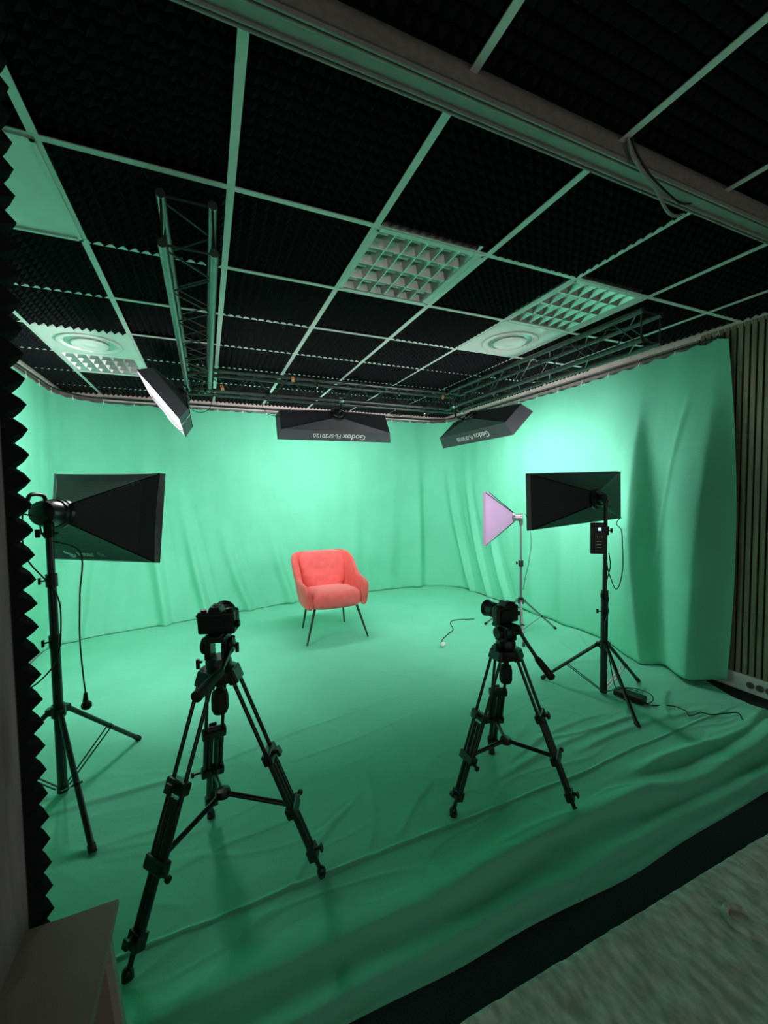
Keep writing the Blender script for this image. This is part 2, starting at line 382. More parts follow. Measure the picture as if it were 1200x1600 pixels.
def curtain(u, v):
    s = u*LT; h = v                             # v 0 bottom, 1 top
    # rope line sags between the clips
    yr = y_right(s)
    hem = v*NZ < 2.5
    zt = TOPZ+(.035*sst(3.2, 1.8, yr) if yr < 3.2 else 0)
    sag = .010*math.sin(s*2*math.pi/.30)**2*(1+.8*sst(3.4, 2.0, yr))
    z = lerp(.012, zt-sag, h)
    b = (1-h)**2.6
    p = at_s(PT, s).lerp(at_s(PB, s), b if h > 0 else 1)
    e = .01; q = at_s(PT, min(s+e, LT)); q0 = at_s(PT, max(s-e, 0)); d = (q-q0).normalized(); nrm = V((d.y, -d.x, 0))  # into the room
    off = 0
    zz = z/TOPZ
    for c, a, wd, sl, z1 in FOLDS:
        k = sst(z1, .25, z)
        if k <= 0: continue
        cc = c+sl*max(0, 1-z/z1)**1.6
        x = (s-cc)/wd
        if abs(x) < 4: off += a*k*(math.exp(-x*x)-.55*math.exp(-((x-1.5)/1.1)**2))
    # broad folds on the near end of the right wall
    kk = .18+.82*sst(2.5, .9, z)
    lean = -.16*(1-zz)**2
    kf = sst(2.55, 1.0, z)
    x1 = (yr-(2.44+lean)); off += .20*kf*math.exp(-(x1/(.34 if x1 > 0 else .055))**2)
    x2 = (yr-(1.90+.03*(1-zz))); off += (.20+.06*(1-zz))*kk*math.exp(-(x2/(.24 if x2 > 0 else .085))**2)
    # slanting crease
    ly = 2.02+.30*(2.2-z)/1.6
    if .5 < z < 2.3: off += .018*math.exp(-((yr-ly)/.022)**2)*sst(.5, .9, z)*sst(2.3, 2.0, z)
    g = .35+.65*(1-zz)
    off += .016*g*nz(s*2.2, z*.35, 3)+.007*g*nz(s*6, z*.9, 9)+.0022*nz(s*16, z*5, 5)
    off *= sst(0, .35, 1.02-h)*.75+.25 if h > .7 else 1
    off += .004*math.sin(s*2*math.pi/.30)*h
    if v*NZ < .5: off -= .018
    p = p+nrm*max(off, -.012 if yr > 4 else -.03)
    if yr < 2.6: z += .03*sst(.25, 0, z)*sst(2.3, 1.9, yr)
    p.x = min(p.x, 3.515); p.y = min(p.y, 5.66)
    if yr < 2.1: p.y -= .075*math.sin(math.pi*zz)*sst(2.1, 1.78, yr)
    return V((p.x, p.y, z))
bm = B(); gridmesh(bm, curtain, NS, NZ)
cu = obj('green_curtain', bm, 'green', smooth=True)
tag(cu, 'long green backdrop curtain hung from the ceiling round the left, back and right walls', 'curtain')
# curtain track and clips
bm = B()
P = [p+V((0, 0, TOPZ+.045)) for p in PT[::2]]; P = [p for p in P if p.y > 1.78]
path(bm, P, .009, sm=False)
ctr = obj('curtain_rod', bm, 'blackm', smooth=True); tag(ctr, 'thin dark rod carrying the green curtain just under the ceiling', 'curtain rod')
bm = B()
span(bm, (-1.05, 5.625, 2.540), (3.22, 5.645, 2.566)); pp = obj('white_pipe', bm, 'white', bevel=.004, at=(-1.0, 5.63, 2.54))
tag(pp, 'straight white pipe running along the back wall above the green curtain', 'pipe')
clip0 = None; s = .3
while s < LT:
    p = at_s(PT, s); yr = y_right(s)
    z = TOPZ+(.035*sst(3.2, 1.8, yr) if yr < 3.2 else 0)
    if clip0 is None:
        bm = B(); span(bm, (-.005, -.006, -.018), (.005, .006, .012)); path(bm, [(0, 0, .01), (.008, 0, .03), (0, 0, .05), (-.008, 0, .032)], .0022, 6, 4)
        clip0 = obj('curtain_clip', bm, 'white'); c = clip0
    else:
        c = clip0.copy(); C.objects.link(c)
    e = at_s(PT, min(s+.02, LT))-at_s(PT, max(s-.02, 0)); c.rotation_euler = (0, 0, math.atan2(e.y, e.x))
    c.location = (p.x, p.y, z-.004)
    tag(c, 'small white clip gripping the top hem of the green curtain', 'clip', 'white curtain clips')
    s += .30

# ------------------------------------------------------------------ green cloth on the floor
RIDGES = [  # x0,y0,x1,y1,height,width,bow
 (-1.4, 1.43, .45, 1.475, .009, .006, 0), (.30, 1.473, 1.7, 1.475, .009, .006, 0), (1.6, 1.474, 3.1, 1.53, .011, .006, 0),
 (-1.3, 2.20, -.15, 2.30, .014, .022, .02), (-.15, 2.30, 1.0, 2.55, .007, .018, .03),
 (1.0, 2.72, 3.3, 2.92, .003, .012, 0), (-.9, 3.0, 1.4, 3.35, .003, .03, .0),
 (-.5, 1.18, .9, 1.19, .062, .055, .02), (.8, 1.20, 1.9, 1.22, .060, .045, .03), (1.7, 1.20, 3.3, 1.26, .070, .045, -.04),
 (2.0, 1.36, 3.4, 1.34, .060, .030, -.03), (-.2, 1.06, 1.1, 1.07, .035, .03, 0), (1.1, 1.06, 2.6, 1.06, .032, .03, .02), (2.4, 1.06, 3.3, 1.08, .04, .03, 0),
 (1.35, 1.63, 2.5, 1.72, .014, .018, .03), (1.5, 1.72, 2.3, 1.83, .010, .016, .04), (1.9, 1.62, 2.9, 1.60, .016, .020, .02),
 (1.7, 1.80, 2.45, 1.72, .009, .015, -.03), (2.4, 1.75, 2.9, 1.95, .012, .020, .02), (2.6, 1.60, 3.0, 1.85, .016, .025, .02),
 (.25, 1.48, .55, 1.75, .008, .014, .02), (.55, 1.48, .72, 1.95, .009, .016, -.03), (.70, 1.5, 1.0, 1.75, .007, .014, .02), (.85, 1.52, .95, 1.95, .006, .012, .02),
 (1.0, 1.28, 1.45, 1.28, .010, .02, .02), (-1.2, 1.85, -.2, 2.0, .006, .02, .02), (-.8, 2.05, -.1, 1.9, .006, .018, -.02), (-.2, 1.72, .3, 1.80, .004, .015, .02),
 (.2, 2.45, 1.3, 2.6, .004, .012, .03), (.4, 2.2, 1.2, 2.35, .004, .012, -.02), (1.6, 2.05, 2.2, 2.15, .004, .014, .02),
 (2.9, 1.15, 3.2, 1.45, .045, .05, .03), (2.7, 1.4, 3.3, 1.2, .03, .03, .02), (2.55, 2.55, 3.3, 2.3, .010, .02, .03), (2.9, 2.5, 3.1, 3.0, .006, .02, .0), (3.0, 2.45, 3.4, 3.0, .006, .015, .0)]
def floor_h(x, y):
    h = .004
    for x0, y0, x1, y1, a, wd, bow in RIDGES:
        dx, dy = x1-x0, y1-y0; L2 = dx*dx+dy*dy; t = ((x-x0)*dx+(y-y0)*dy)/L2
        if t < -.15 or t > 1.15: continue
        L = math.sqrt(L2); d = ((x-x0)*-dy+(y-y0)*dx)/L-bow*math.sin(math.pi*t)-.012*nz(t*L*3, a*100, 1)
        if abs(d) > wd*4: continue
        e = sst(-.15, .15, t)*sst(1.15, .85, t)
        h += a*e*math.exp(-(d/(wd*(1.7 if d > 0 else .75)))**2)*((.8+.35*nz(t*L*2.2, a*77, 4)) if wd > .0075 else 1)
    front = sst(2.3, 1.2, y)
    h += (.003+.008*front)*max(0, nz(x*1.1, y*4.2, 2))+(.0016+.0035*front)*max(0, nz(x*3+1.2*y, y*9, 7))
    h += .0010*abs(nz(x*5, y*5, 11))*(1+front)+(.0020+.0022*front)*max(0, 1-abs(nz(x*1.6+.8*y, y*3.1-.5*x, 21))*14)+(.0010+.0016*front)*max(0, 1-abs(nz(x*2.6-1.1*y, y*5.3+.4*x, 33))*12)
    return h
def fcloth(u, v):
    x0 = -1.45; y0 = 1.018+.02*nz(u*9, 3)+.028*math.sin(u*9)*.4
    y = lerp(y0, 5.62, v**1.5)
    xr = 3.30+.20*sst(1.5, 2.1, y)
    x = lerp(x0, xr, u)
    h = floor_h(x, y)
    if v < .012: h *= v/.012*.9+.1
    return V((x, y, h))
bm = B(); gridmesh(bm, fcloth, 560, 620)
fc = obj('green_floor_cloth', bm, 'green2', smooth=True)
tag(fc, 'wrinkled green cloth spread over the studio floor under the tripods and chair', 'floor cloth')

# ------------------------------------------------------------------ grey plush rug in the foreground
def rugf(u, v):
    x = lerp(.30, 3.3, u); y = lerp(.895+.0025*nz(u*60, 2), -.9, v)
    h = .030+.007*nz(x*7, y*16, 1)+.004*nz(x*22, y*40, 2)+.0018*nz(x*80, y*90, 3)
    edge = min(v/.012, 1); h = lerp(.002, h, math.sqrt(edge))
    return V((x, y, h))
bm = B(); gridmesh(bm, rugf, 420, 260)
rg = obj('plush_rug', bm, 'rug', smooth=True); bm = B(); path(bm, [(1.62, .745, .034), (1.585, .77, .037), (1.545, .755, .036), (1.535, .715, .036), (1.555, .68, .034)], .010, 8)
obj('brushed_mark', bm, 'rug', rg, smooth=True)
tag(rg, 'grey plush rug lying in the bottom right corner before the green cloth', 'rug')

# ------------------------------------------------------------------ foam on the partition end
bm = B(); hp = .0503; y0, zb = 1.022, .06
nzn, nyn = 50, 1
zs = [zb+hp*k for k in range(nzn+1)]; ys = [y0+hp*k for k in range(nyn+1)]
xb, xt, xk = -.3545, -.3235, -.3580
g = [[bm.verts.new((xb, y, z)) for z in zs] for y in ys]
for a in range(nyn):
    for k in range(nzn):
        rings = [g[a][k], g[a+1][k], g[a+1][k+1], g[a][k+1]]
        mid = []
        cy_, cz_ = (ys[a]+ys[a+1])/2, (zs[k]+zs[k+1])/2
        for q in rings: mid.append(bm.verts.new((lerp(xb, xt, .55), lerp(q.co.y, cy_, .47), lerp(q.co.z, cz_, .47))))
        tp = bm.verts.new((xt, cy_, cz_+random.uniform(-.002, .002)))
        for n_ in range(4):
            bm.faces.new((rings[n_], rings[(n_+1) % 4], mid[(n_+1) % 4], mid[n_])); bm.faces.new((mid[n_], mid[(n_+1) % 4], tp))
span(bm, (xk, ys[0], zs[0]), (xb+.0005, ys[-1], zs[-1]))
fm = obj('acoustic_foam_strip', bm, 'foam', at=(-.35, 1.05, zb)); tag(fm, 'tall strip of black pyramid foam with a toothed edge on the grey post at left', 'foam strip')

# ------------------------------------------------------------------ low table at the bottom left
t = thing('side_table', 'small taupe table top in the bottom left corner beside the foam post', 'table', (-.28, .75, 0))
bm = B(); span(bm, (-.355, .30, .587), (-.198, .994, .605)); obj('table_top', bm, 'board', t, bevel=.002)
for yy, nm in ((.955, 'leg'), (.36, 'leg')):
    bm = B()
    a = [(-.345, .587), (-.222, .587), (-.170, 0), (-.345, 0)]
    f0 = [bm.verts.new((x, yy-.010, z)) for x, z in a]; f1 = [bm.verts.new((x, yy+.010, z)) for x, z in a]
    bm.faces.new(f0); bm.faces.new(f1[::-1])
    for k in range(4): bm.faces.new((f0[k], f0[(k+1) % 4], f1[(k+1) % 4], f1[k]))
    lg = obj(nm, bm, 'board', t)
    bm = B(); f0 = [bm.verts.new((x, yy-.011, z)) for x, z in ((-.222, .587), (-.2215+.012, .587), (-.1695+.012, 0), (-.170, 0))]; f1 = [bm.verts.new((v.co.x, yy+.011, v.co.z)) for v in f0]
    bm.faces.new(f0); bm.faces.new(f1[::-1])
    for k in range(4): bm.faces.new((f0[k], f0[(k+1) % 4], f1[(k+1) % 4], f1[k]))
    obj('lit_edge', bm, 'boardlit', lg)

# ------------------------------------------------------------------ lighting trusses
SZ = .175; CH = .017
def truss(label, a, b, lat, mats, step=.17):
    """a: near lower-left chord start, b: end; lat: lateral unit vector"""
    a, b, lat = V(a), V(b), V(lat); up = V((0, 0, SZ)); L = (b-a).length; d = (b-a)/L
    t = thing('lighting_truss', label, 'truss', tuple((a+b)/2+lat*SZ/2))
    base = [a, a+lat*SZ, a+up, a+lat*SZ+up]
    for p in base:
        bm = B(); tube(bm, p, p+d*L, CH, n=16); obj('chord', bm, mats[0], t, smooth='edge')
    n = int(L/step)
    for (i0, i1) in ((0, 1), (2, 3), (0, 2), (1, 3)):
        for k in range(n):
            p, q = (base[i0], base[i1]) if k % 2 == 0 else (base[i1], base[i0])
            bm = B(); tube(bm, p+d*(.04+k*(L-.08)/n), q+d*(.04+(k+1)*(L-.08)/n), .0042, n=6); obj('brace', bm, mats[1], t)
    for e in (.012, L-.012):
        bm = B()
        for i0, i1 in ((0, 1), (1, 3), (3, 2), (2, 0)): tube(bm, base[i0]+d*e, base[i1]+d*e, .005, n=6)
        obj('end_frame', bm, mats[1], t)
    return t
ZL = 2.375
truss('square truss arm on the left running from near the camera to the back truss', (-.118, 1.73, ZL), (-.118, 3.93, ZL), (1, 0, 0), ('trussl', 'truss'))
truss('square truss hanging parallel to the back wall between the two side arms', (-.14, 3.97, ZL), (2.68, 3.97, ZL), (0, 1, 0), ('truss', 'truss'))
truss('square truss arm on the right running under the ceiling beside the right wall', (2.49, 1.73, ZL), (2.49, 3.93, ZL), (1, 0, 0), ('truss', 'truss'))
for nm, x, y in (('left', -.03, 3.95), ('right', 2.58, 3.95)):
    t = thing('truss_corner', 'clamped corner joint where the %s truss arm meets the back truss' % nm, 'truss joint', (x, y, ZL))
    for dx in (-.0875, .0875):
        for dz in (0, SZ):
            bm = B(); obox(bm, (x+dx, y-.06, ZL+dz), (x+dx, y+.05, ZL+dz), .042, .042); obj('coupler', bm, 'blackm', t, bevel=.005)
    bm = B()
    for q in range(5): tube(bm, (x-.1+.05*q, y-.03, ZL-.045), (x-.07+.04*q, y+.02, ZL+.05), .006, n=8)
    obj('bolt', bm, 'chrome', t)
# hanging clamps, tags and cables on the trusses
for k, (x, z) in enumerate(((.55, ZL), (1.02, ZL+SZ), (1.9, ZL+SZ), (2.2, ZL))):
    t = thing('truss_clamp', ['black hook clamp on the lower bar of the back truss', 'black hook clamp on the upper bar, middle of the back truss', 'black hook clamp on the upper bar, right part of the back truss', 'black hook clamp on the lower bar near the right truss corner'][k], 'clamp', (x, 3.97, z))
    bm = B(); lathe(bm, [(.017, -.02), (.026, -.02), (.026, .02), (.017, .02)], (x, 3.97, z), (1, 0, 0), 20); obj('hook', bm, 'blackm', t, smooth='edge')
    bm = B(); tube(bm, (x, 3.97, z-.02), (x, 3.96, z-.07), .006); ball(bm, (x, 3.96, z-.072), .011); obj('bolt', bm, 'chrome', t)
for k, p in enumerate(((.16, 3.945, 2.40), (.785, 3.945, 2.53), (2.42, 3.94, 2.49))):
    bm = B(); box(bm, p, (.028, .006, .05), Matrix.Rotation(.2*k-.2, 3, 'Y')); ball(bm, (p[0], p[1]-.006, p[2]), .011)
    o = obj('warning_tag', bm, 'orange', at=p, bevel=.003)
    tag(o, ['small orange tag on the truss at the left corner', 'small orange tag on the upper bar of the back truss', 'small orange tag near the right truss corner'][k], 'tag')
def cable(name, label, pts, r=.003, m='black', cat='cable'):
    bm = B(); path(bm, pts, r, 7, 6); o = obj(name, bm, m, at=pts[0], smooth=True); return tag(o, label, cat)
cable('cable', 'black cable drooping below the back truss over the left end of the middle softbox', [(.52, 3.97, 2.37), (.50, 3.98, 2.28), (.56, 3.99, 2.20), (.68, 3.97, 2.19), (.76, 3.96, 2.26)])
cable('cable', 'black cable loop hanging at the left truss corner', [(-.05, 3.93, 2.38), (-.11, 3.90, 2.22), (-.04, 3.88, 2.16), (.05, 3.90, 2.20), (.09, 3.95, 2.36)])
cable('cable', 'black cable loop hanging from the back truss near the right corner', [(1.75, 3.97, 2.38), (1.78, 3.98, 2.30), (1.86, 3.98, 2.26), (1.96, 3.98, 2.29), (1.99, 3.97, 2.37)])
cable('cable', 'black cable lying along the inside of the back truss', [(0, 4.05, 2.40), (.4, 4.07, 2.385), (.9, 4.04, 2.40), (1.3, 4.07, 2.385), (1.9, 4.05, 2.40), (2.5, 4.06, 2.39)], .005)
cable('cable', 'black cable tangle wound through the left truss arm near its far end', [(-.10, 3.2, 2.40), (-.02, 3.35, 2.46), (.03, 3.5, 2.40), (-.08, 3.62, 2.46), (.0, 3.74, 2.40), (-.05, 3.88, 2.5)], .005)
cable('cable', 'black cable wound along the right truss arm near the corner', [(2.5, 3.1, 2.40), (2.6, 3.3, 2.46), (2.64, 3.5, 2.39), (2.52, 3.65, 2.46), (2.6, 3.8, 2.40), (2.55, 3.9, 2.5)], .005)
cable('cable', 'grey cable loop hanging over the long ceiling rail at right', [(1.325, .985, 2.64), (1.345, .99, 2.60), (1.40, .995, 2.560), (1.50, 1.0, 2.512), (1.575, 1.02, 2.488), (1.66, 1.05, 2.50), (1.75, 1.08, 2.535), (1.80, 1.10, 2.565)], .0055, 'rail')
cable('cable', 'thin dark cable beside the grey loop on the ceiling rail', [(1.34, .982, 2.64), (1.37, .985, 2.595), (1.44, .99, 2.55), (1.54, 1.0, 2.525), (1.66, 1.02, 2.525), (1.76, 1.04, 2.56)], .004)
bm = B(); span(bm, (-.83, YB-.036, ZC-.006), (-.72, YB-.030, ZC+.004)); o = obj('sticker', bm, 'red', at=(-.78, YB-.03, ZC)); tag(o, 'small red sticker on the pale trim above the back curtain at left', 'sticker')

# ------------------------------------------------------------------ softboxes
def softbox(name, label, pos, a, b, back, L, W, D, apexD, shell='fabric', band='fabric2', front='diff2', taper=.03, hub=True, logo=None, concave=.0, grp=None, ends=0):
    """rim rectangle L x W centred on pos in the a/b plane, closed towards 'back'"""
    a, b, back = V(a).normalized(), V(b).normalized(), V(back).normalized()
    back = a.cross(b) if a.cross(b).dot(back) > 0 else -a.cross(b)
    t = thing(name, label, 'softbox', tuple(pos), grp)
    def P(x, y, z): return V(pos)+a*x+b*y+back*z
    fr = B(); vs = [fr.verts.new(P(x*(L/2-.012), y*(W/2-.012), .018)) for x, y in ((-1, -1), (1, -1), (1, 1), (-1, 1))]; fr.faces.new(vs)
    r = bmesh.ops.extrude_face_region(fr, geom=fr.faces[:]); bmesh.ops.translate(fr, vec=back*.003, verts=[v for v in r['geom'] if isinstance(v, bmesh.types.BMVert)])
    obj('diffuser', fr, front, t)
    bm = B(); rect = lambda l, w_, z, q=1: [P(x*l/2*q, y*w_/2*q, z) for x, y in ((-1, -1), (1, -1), (1, 1), (-1, 1))]
    def ring(pts, n=8, cv=None):
        cv = concave if cv is None else cv
        out = []
        for k in range(4):
            p, q = pts[k], pts[(k+1) % 4]; c = sum(pts, V())/4
            for j in range(n):
                f = j/n; v = p.lerp(q, f); v = v+(c-v)*cv*math.sin(math.pi*f)*.25; out.append(v)
        return out
    def skin(bm, rings, cap=False):
        R = [[bm.verts.new(p) for p in r] for r in rings]; n = len(R[0])
        for u, v in zip(R, R[1:]):
            for j in range(n): bm.faces.new((u[j], u[(j+1) % n], v[(j+1) % n], v[j]))
        if cap: bm.faces.new(R[-1])
    skin(bm, [ring(rect(L, W, -.004), 8, 0), ring(rect(L, W, .0), 8, 0), ring(rect(L-2*taper, W-2*taper, D), 8, 0 if concave < .3 else .12)])
    bd = obj('side_band', bm, band, t, solid=.003)
    rings = []
    for k in range(7):
        f = k/6; z = lerp(D, apexD, f); ff = f if concave == 0 else f**.85
        l, w_ = lerp(L-2*taper, .10, ff), lerp(W-2*taper, .10, ff)
        rg_ = ring(rect(l, w_, z), 8, concave*min(1, .35+f) if concave >= .3 else concave*f)
        rings.append(rg_)
    bm = B(); skin(bm, rings, True); obj('back_panel', bm, shell, t, solid=.002)
    for x, y in ((-1, -1), (1, -1), (1, 1), (-1, 1)):
        bm = B(); p, q = P(x*(L/2-taper)*1.0, y*(W/2-taper), D+.002), P(x*.05, y*.05, apexD+.004)
        tube(bm, p, q, .0045, n=8); obj('rod', bm, 'blackm', t)
    if hub:
        bm = B(); lathe(bm, [(.055, -.01), (.075, -.006), (.075, .012), (.055, .016), (.05, .03)], P(0, 0, apexD), back, 28); obj('speed_ring', bm, 'blackm', t, smooth='edge')
    if logo: logo(t, P, a, b, back)
    return t, P, a, b, back
def band_logo(txt_size, flip, side, L, W, D, parts, taper=.03):
    """white lettering on the long side band (b = side)"""
    def f(t, P, a, b, back):
        bandv = (P(0, side*(W/2-taper), D)-P(0, side*W/2, 0)).normalized()
        up = bandv*flip; n = b*side; n = (n-up*n.dot(up)).normalized(); x = up.cross(n)
        o0 = P(0, side*W/2, 0).lerp(P(0, side*(W/2-taper), D), .5)+n*.007
        for body, dx, sz, nm in parts:
            obj(nm, text_bm(body, sz), 'ink', t, xf=frame(o0+x*dx, x, up, n), label='white lettering')
    return f
# hanging: middle one, throws onto the back wall
LG = [('Godox', -.175, .084, 'lettering'), ('FL-SF30120', .105, .060, 'lettering')]
t, P, a, b, bk = softbox('hanging_softbox', 'wide black softbox hung upside down from the middle of the back truss', (1.245, 4.16, 2.115), (.998, -.058, 0), (.05, .60, .80), (-.04, -.80, .60), 1.17, .32, .105, .20, front='diff', logo=band_logo(.07, -1, -1, 1.17, .32, .105, LG))
def mount(t, a0, b0, knob=True):
    a0, b0 = V(a0), V(b0); m_ = V((b0.x, b0.y, a0.z+.02))
    bm = B(); tube(bm, b0, (b0.x, b0.y, a0.z+.05), .011); tube(bm, a0, (b0.x, b0.y, a0.z+.05), .013); obj('mount_arm', bm, 'blackm', t, smooth='edge')
    bm = B(); lathe(bm, [(.018, -.022), (.03, -.022), (.03, .022), (.018, .022)], b0, (1, 0, 0) if abs(b0.y-3.97) < .03 else (0, 1, 0), 20); ball(bm, b0+V((.0, -.03, -.01)), .014)
    obj('clamp', bm, 'chrome', t, smooth='edge')
mount(t, P(0, 0, .21), (1.26, 3.97, ZL))
# hanging: right one, throws onto the right wall
t, P, a, b, bk = softbox('hanging_softbox', 'black softbox hung from the right truss corner, tilted toward the right wall', (2.62, 3.50, 2.06), (0, -1, 0), (.717, 0, .697), (-.697, 0, .717), 1.17, .31, .12, .21, front='diffr', logo=band_logo(.07, -1, -1, 1.17, .31, .12, LG))
mount(t, P(-.15, 0, .20), (2.49, 3.80, ZL))
# hanging: left one, throws onto the left wall
def small_logo(t, P, a, b, back):
    up = b; n = (a+back*.316).normalized(); up = (up-n*up.dot(n)).normalized()
    obj('lettering', text_bm('Godox', .05), 'ink', t, xf=frame(P(.195, -.16, .0475)+n*.008, up.cross(n), up, n), label='white lettering')
t, P, a, b, bk = softbox('hanging_softbox', 'black softbox hung from the left truss corner, its glowing front turned to the left wall', (-.285, 3.74, 2.16), (.61, -.06, -.79), (.02, .998, -.06), (.79, .02, .61), .42, .70, .095, .17, front='diff', logo=small_logo)
mount(t, P(0, 0, .18), (-.118, 3.85, ZL))
cable('cable', 'thin black cable looping over the face of the left hanging softbox', [P(-.16, -.05, .12), P(.05, -.22, .14), P(.19, -.20, .06), P(.23, -.06, -.02), P(.10, .08, -.03), P(-.02, .20, -.01)], .0025)

# ------------------------------------------------------------------ light stands
def light_stand(label, cx, cy, top, zhub, feet, zlow=.03, r=(.016, .0135, .011), secs=None, m='blackm', knobs=(), strut=.55, lrad=.011, twin=True):
    t = thing('light_stand', label, 'light stand', (cx, cy, 0))
    secs = secs or [.0, top*.45, top*.72, top]
    for k in range(3):
        bm = B(); tube(bm, (cx, cy, max(secs[k], .02)), (cx, cy, secs[k+1]), r[k]); obj('pole', bm, m, t, smooth='edge')
    for z, ang in knobs:
        bm = B(); tube(bm, (cx, cy, z-.03), (cx, cy, z+.03), .024, n=16); col = obj('collar', bm, 'black', t, bevel=.003, smooth='edge')
        d = V((math.cos(ang), math.sin(ang), 0)); bm = B(); tube(bm, V((cx, cy, z)), V((cx, cy, z))+d*.045, .004); obox(bm, V((cx, cy, z))+d*.045+V((0, 0, -.016)), V((cx, cy, z))+d*.045+V((0, 0, .016)), .010, .014)
        obj('knob', bm, 'black', col, bevel=.002)
    bm = B(); tube(bm, (cx, cy, zhub-.035), (cx, cy, zhub+.02), .030, n=18); tube(bm, (cx, cy, zhub+.02), (cx, cy, zhub+.03), .022, n=18)
    hb = obj('hub', bm, 'black', t, bevel=.003, smooth='edge')
    bm = B(); tube(bm, (cx, cy, zlow-.012), (cx, cy, zlow+.018), .024, n=18); obj('lower_collar', bm, 'black', t, bevel=.003, smooth='edge')
    for fx, fy in feet:
        d = V((fx-cx, fy-cy, 0)).normalized(); sd = V((-d.y, d.x, 0))
        A = V((cx, cy, zhub-.01))+d*.04; Bf = V((fx, fy, .014))
        bm = B(); obox(bm, V((cx, cy, zhub-.01))+d*.012, A+d*.01, .030, .032); tube(bm, A, Bf, lrad); lg = obj('leg', bm, m, t, smooth='edge')
        bm = B(); e = (Bf-A).normalized(); tube(bm, Bf-e*.028, Bf+e*.004, lrad+.003); obj('foot', bm, 'rubber', lg, smooth='edge')
        mid = A.lerp(Bf, strut); lo = V((cx, cy, zlow+.005))+d*.024
        for s_ in ((-1, 1) if twin else (0,)):
            bm = B(); obox(bm, lo+sd*.010*s_, mid+sd*.014*s_, .007, .004); obj('strut', bm, m, t)
        bm = B(); tube(bm, mid-sd*.02, mid+sd*.02, .005); ball(bm, mid, .014); obj('joint', bm, 'black', t)
    return t
light_stand('tall black light stand at left holding the long black softbox', -.69, 2.42, 1.30, .43, [(-.47, 1.954), (-.414, 2.775), (-1.12, 2.50)], r=(.021, .0185, .016), secs=[0, .78, 1.06, 1.30], knobs=((.765, 3.6), (1.06, 3.3)), lrad=.012)
light_stand('black light stand at right holding the wide dark softbox and control box', 2.547, 2.016, 1.37, .37, [(2.331, 2.376), (2.361, 1.629), (2.95, 2.042)], r=(.024, .015, .013), secs=[0, .68, 1.0, 1.37], knobs=((.60, 2.5), (.68, .2), (.72, 3.4), (1.17, -.3)), lrad=.012)
light_stand('thin silvery light stand by the right curtain holding the lilac softbox', 2.90, 3.25, 1.12, .345, [(3.304, 3.186), (2.74, 3.62), (2.67, 2.95)], r=(.013, .011, .010), secs=[0, .62, .78, 1.12], m='silver', knobs=((.72, 2.0),), lrad=.010, twin=False)

# left stand softbox
def inter_logo(t, P, a, b, back):
    # lettering on the lower back panel
    A_, B_, C_ = P(-.35, -.25, .05), P(.35, -.25, .05), P(0, -.05, .29)
    n = (B_-A_).cross(C_-A_).normalized()
    if n.dot(back) < 0: n = -n
    x = (B_-A_).normalized()
    x = x if x.dot(R_) > 0 else -x
    up = n.cross(x)
    o0 = P(0, -.200, .105)+n*.014
    obj('lettering', text_bm('inter', .055), 'ink', t, xf=frame(o0-x*.015, x, up, n), label='white lettering')
    obj('lettering', text_bm('fit', .055), 'inkpale', t, xf=frame(o0+x*.085, x, up, n), label='faded lettering')
    bm = B(); obox(bm, o0-x*.145+up*.018, o0-x*.105-up*.014, .020, .001, n); obj('logo', bm, 'ink', t)
    bm = B(); path(bm, [o0-x*.128-up*.012, o0-x*.115-up*.028, o0-x*.098-up*.022, o0-x*.092-up*.008], .004, 6); obj('logo', bm, 'ink', t)
t, P, a, b, bk = softbox('stand_softbox', 'long black softbox seen from behind on the left light stand', (-.523, 2.81, 1.336), (.835, -.551, -.015), (.081, .095, .992), (-.545, -.829, .123), .70, .50, .035, .285, band='fabric', taper=.004, hub=True, concave=.35, logo=inter_logo)
h0 = P(0, 0, .295); hd = (bk+V((.25, -.25, -.06))).normalized()
bm = B(); lathe(bm, [(.03, 0), (.066, .004), (.072, .03), (.072, .05), (.066, .055), (.068, .10), (.058, .135), (.03, .15)], h0, hd, 28); hb = obj('lamp_head', bm, 'blackm', t, smooth='edge')
bm = B(); upv = V((0, 0, 1)); q = hd.cross(upv).normalized(); k0 = h0+hd*.10
path(bm, [k0+upv*.052, k0+upv*.085+hd*.02, k0+hd*.10+upv*.085, k0+hd*.125+upv*.05, k0+hd*.11+upv*.02], .009, 8); obj('handle', bm, 'black', hb, smooth=True)
bm = B(); st = V((-.69, 2.42, 1.285)); obox(bm, st+V((0, 0, -.02)), st+V((0, 0, .05)), .035, .035); obox(bm, st+V((0, 0, .04)), k0-upv*.05, .03, .022); tube(bm, st+q*-.04, st+q*.05, .006); obox(bm, st+q*.05-upv*.02, st+q*.05+upv*.02, .02, .014)
obj('bracket', bm, 'black', t, bevel=.003)
cable('cable', 'long black power cord with a plug hanging below the left softbox', [P(.0, .02, .40), P(.04, -.12, .40), (-.553, 2.33, 1.20), (-.556, 2.31, 1.0), (-.562, 2.30, .80), (-.556, 2.30, .62), (-.550, 2.30, .53)], .0035)
bm = B(); tube(bm, (-.550, 2.30, .535), (-.552, 2.30, .495), .008, .012); lathe(bm, [(.012, 0), (.021, .006), (.021, .022), (.012, .03)], (-.555, 2.295, .478), (.6, -.6, .2), 16)
tube(bm, (-.535, 2.28, .480), (-.520, 2.265, .484), .0025); o = obj('power_plug', bm, 'black', at=(-.552, 2.30, .48)); tag(o, 'black mains plug dangling on the cord below the left softbox', 'plug')
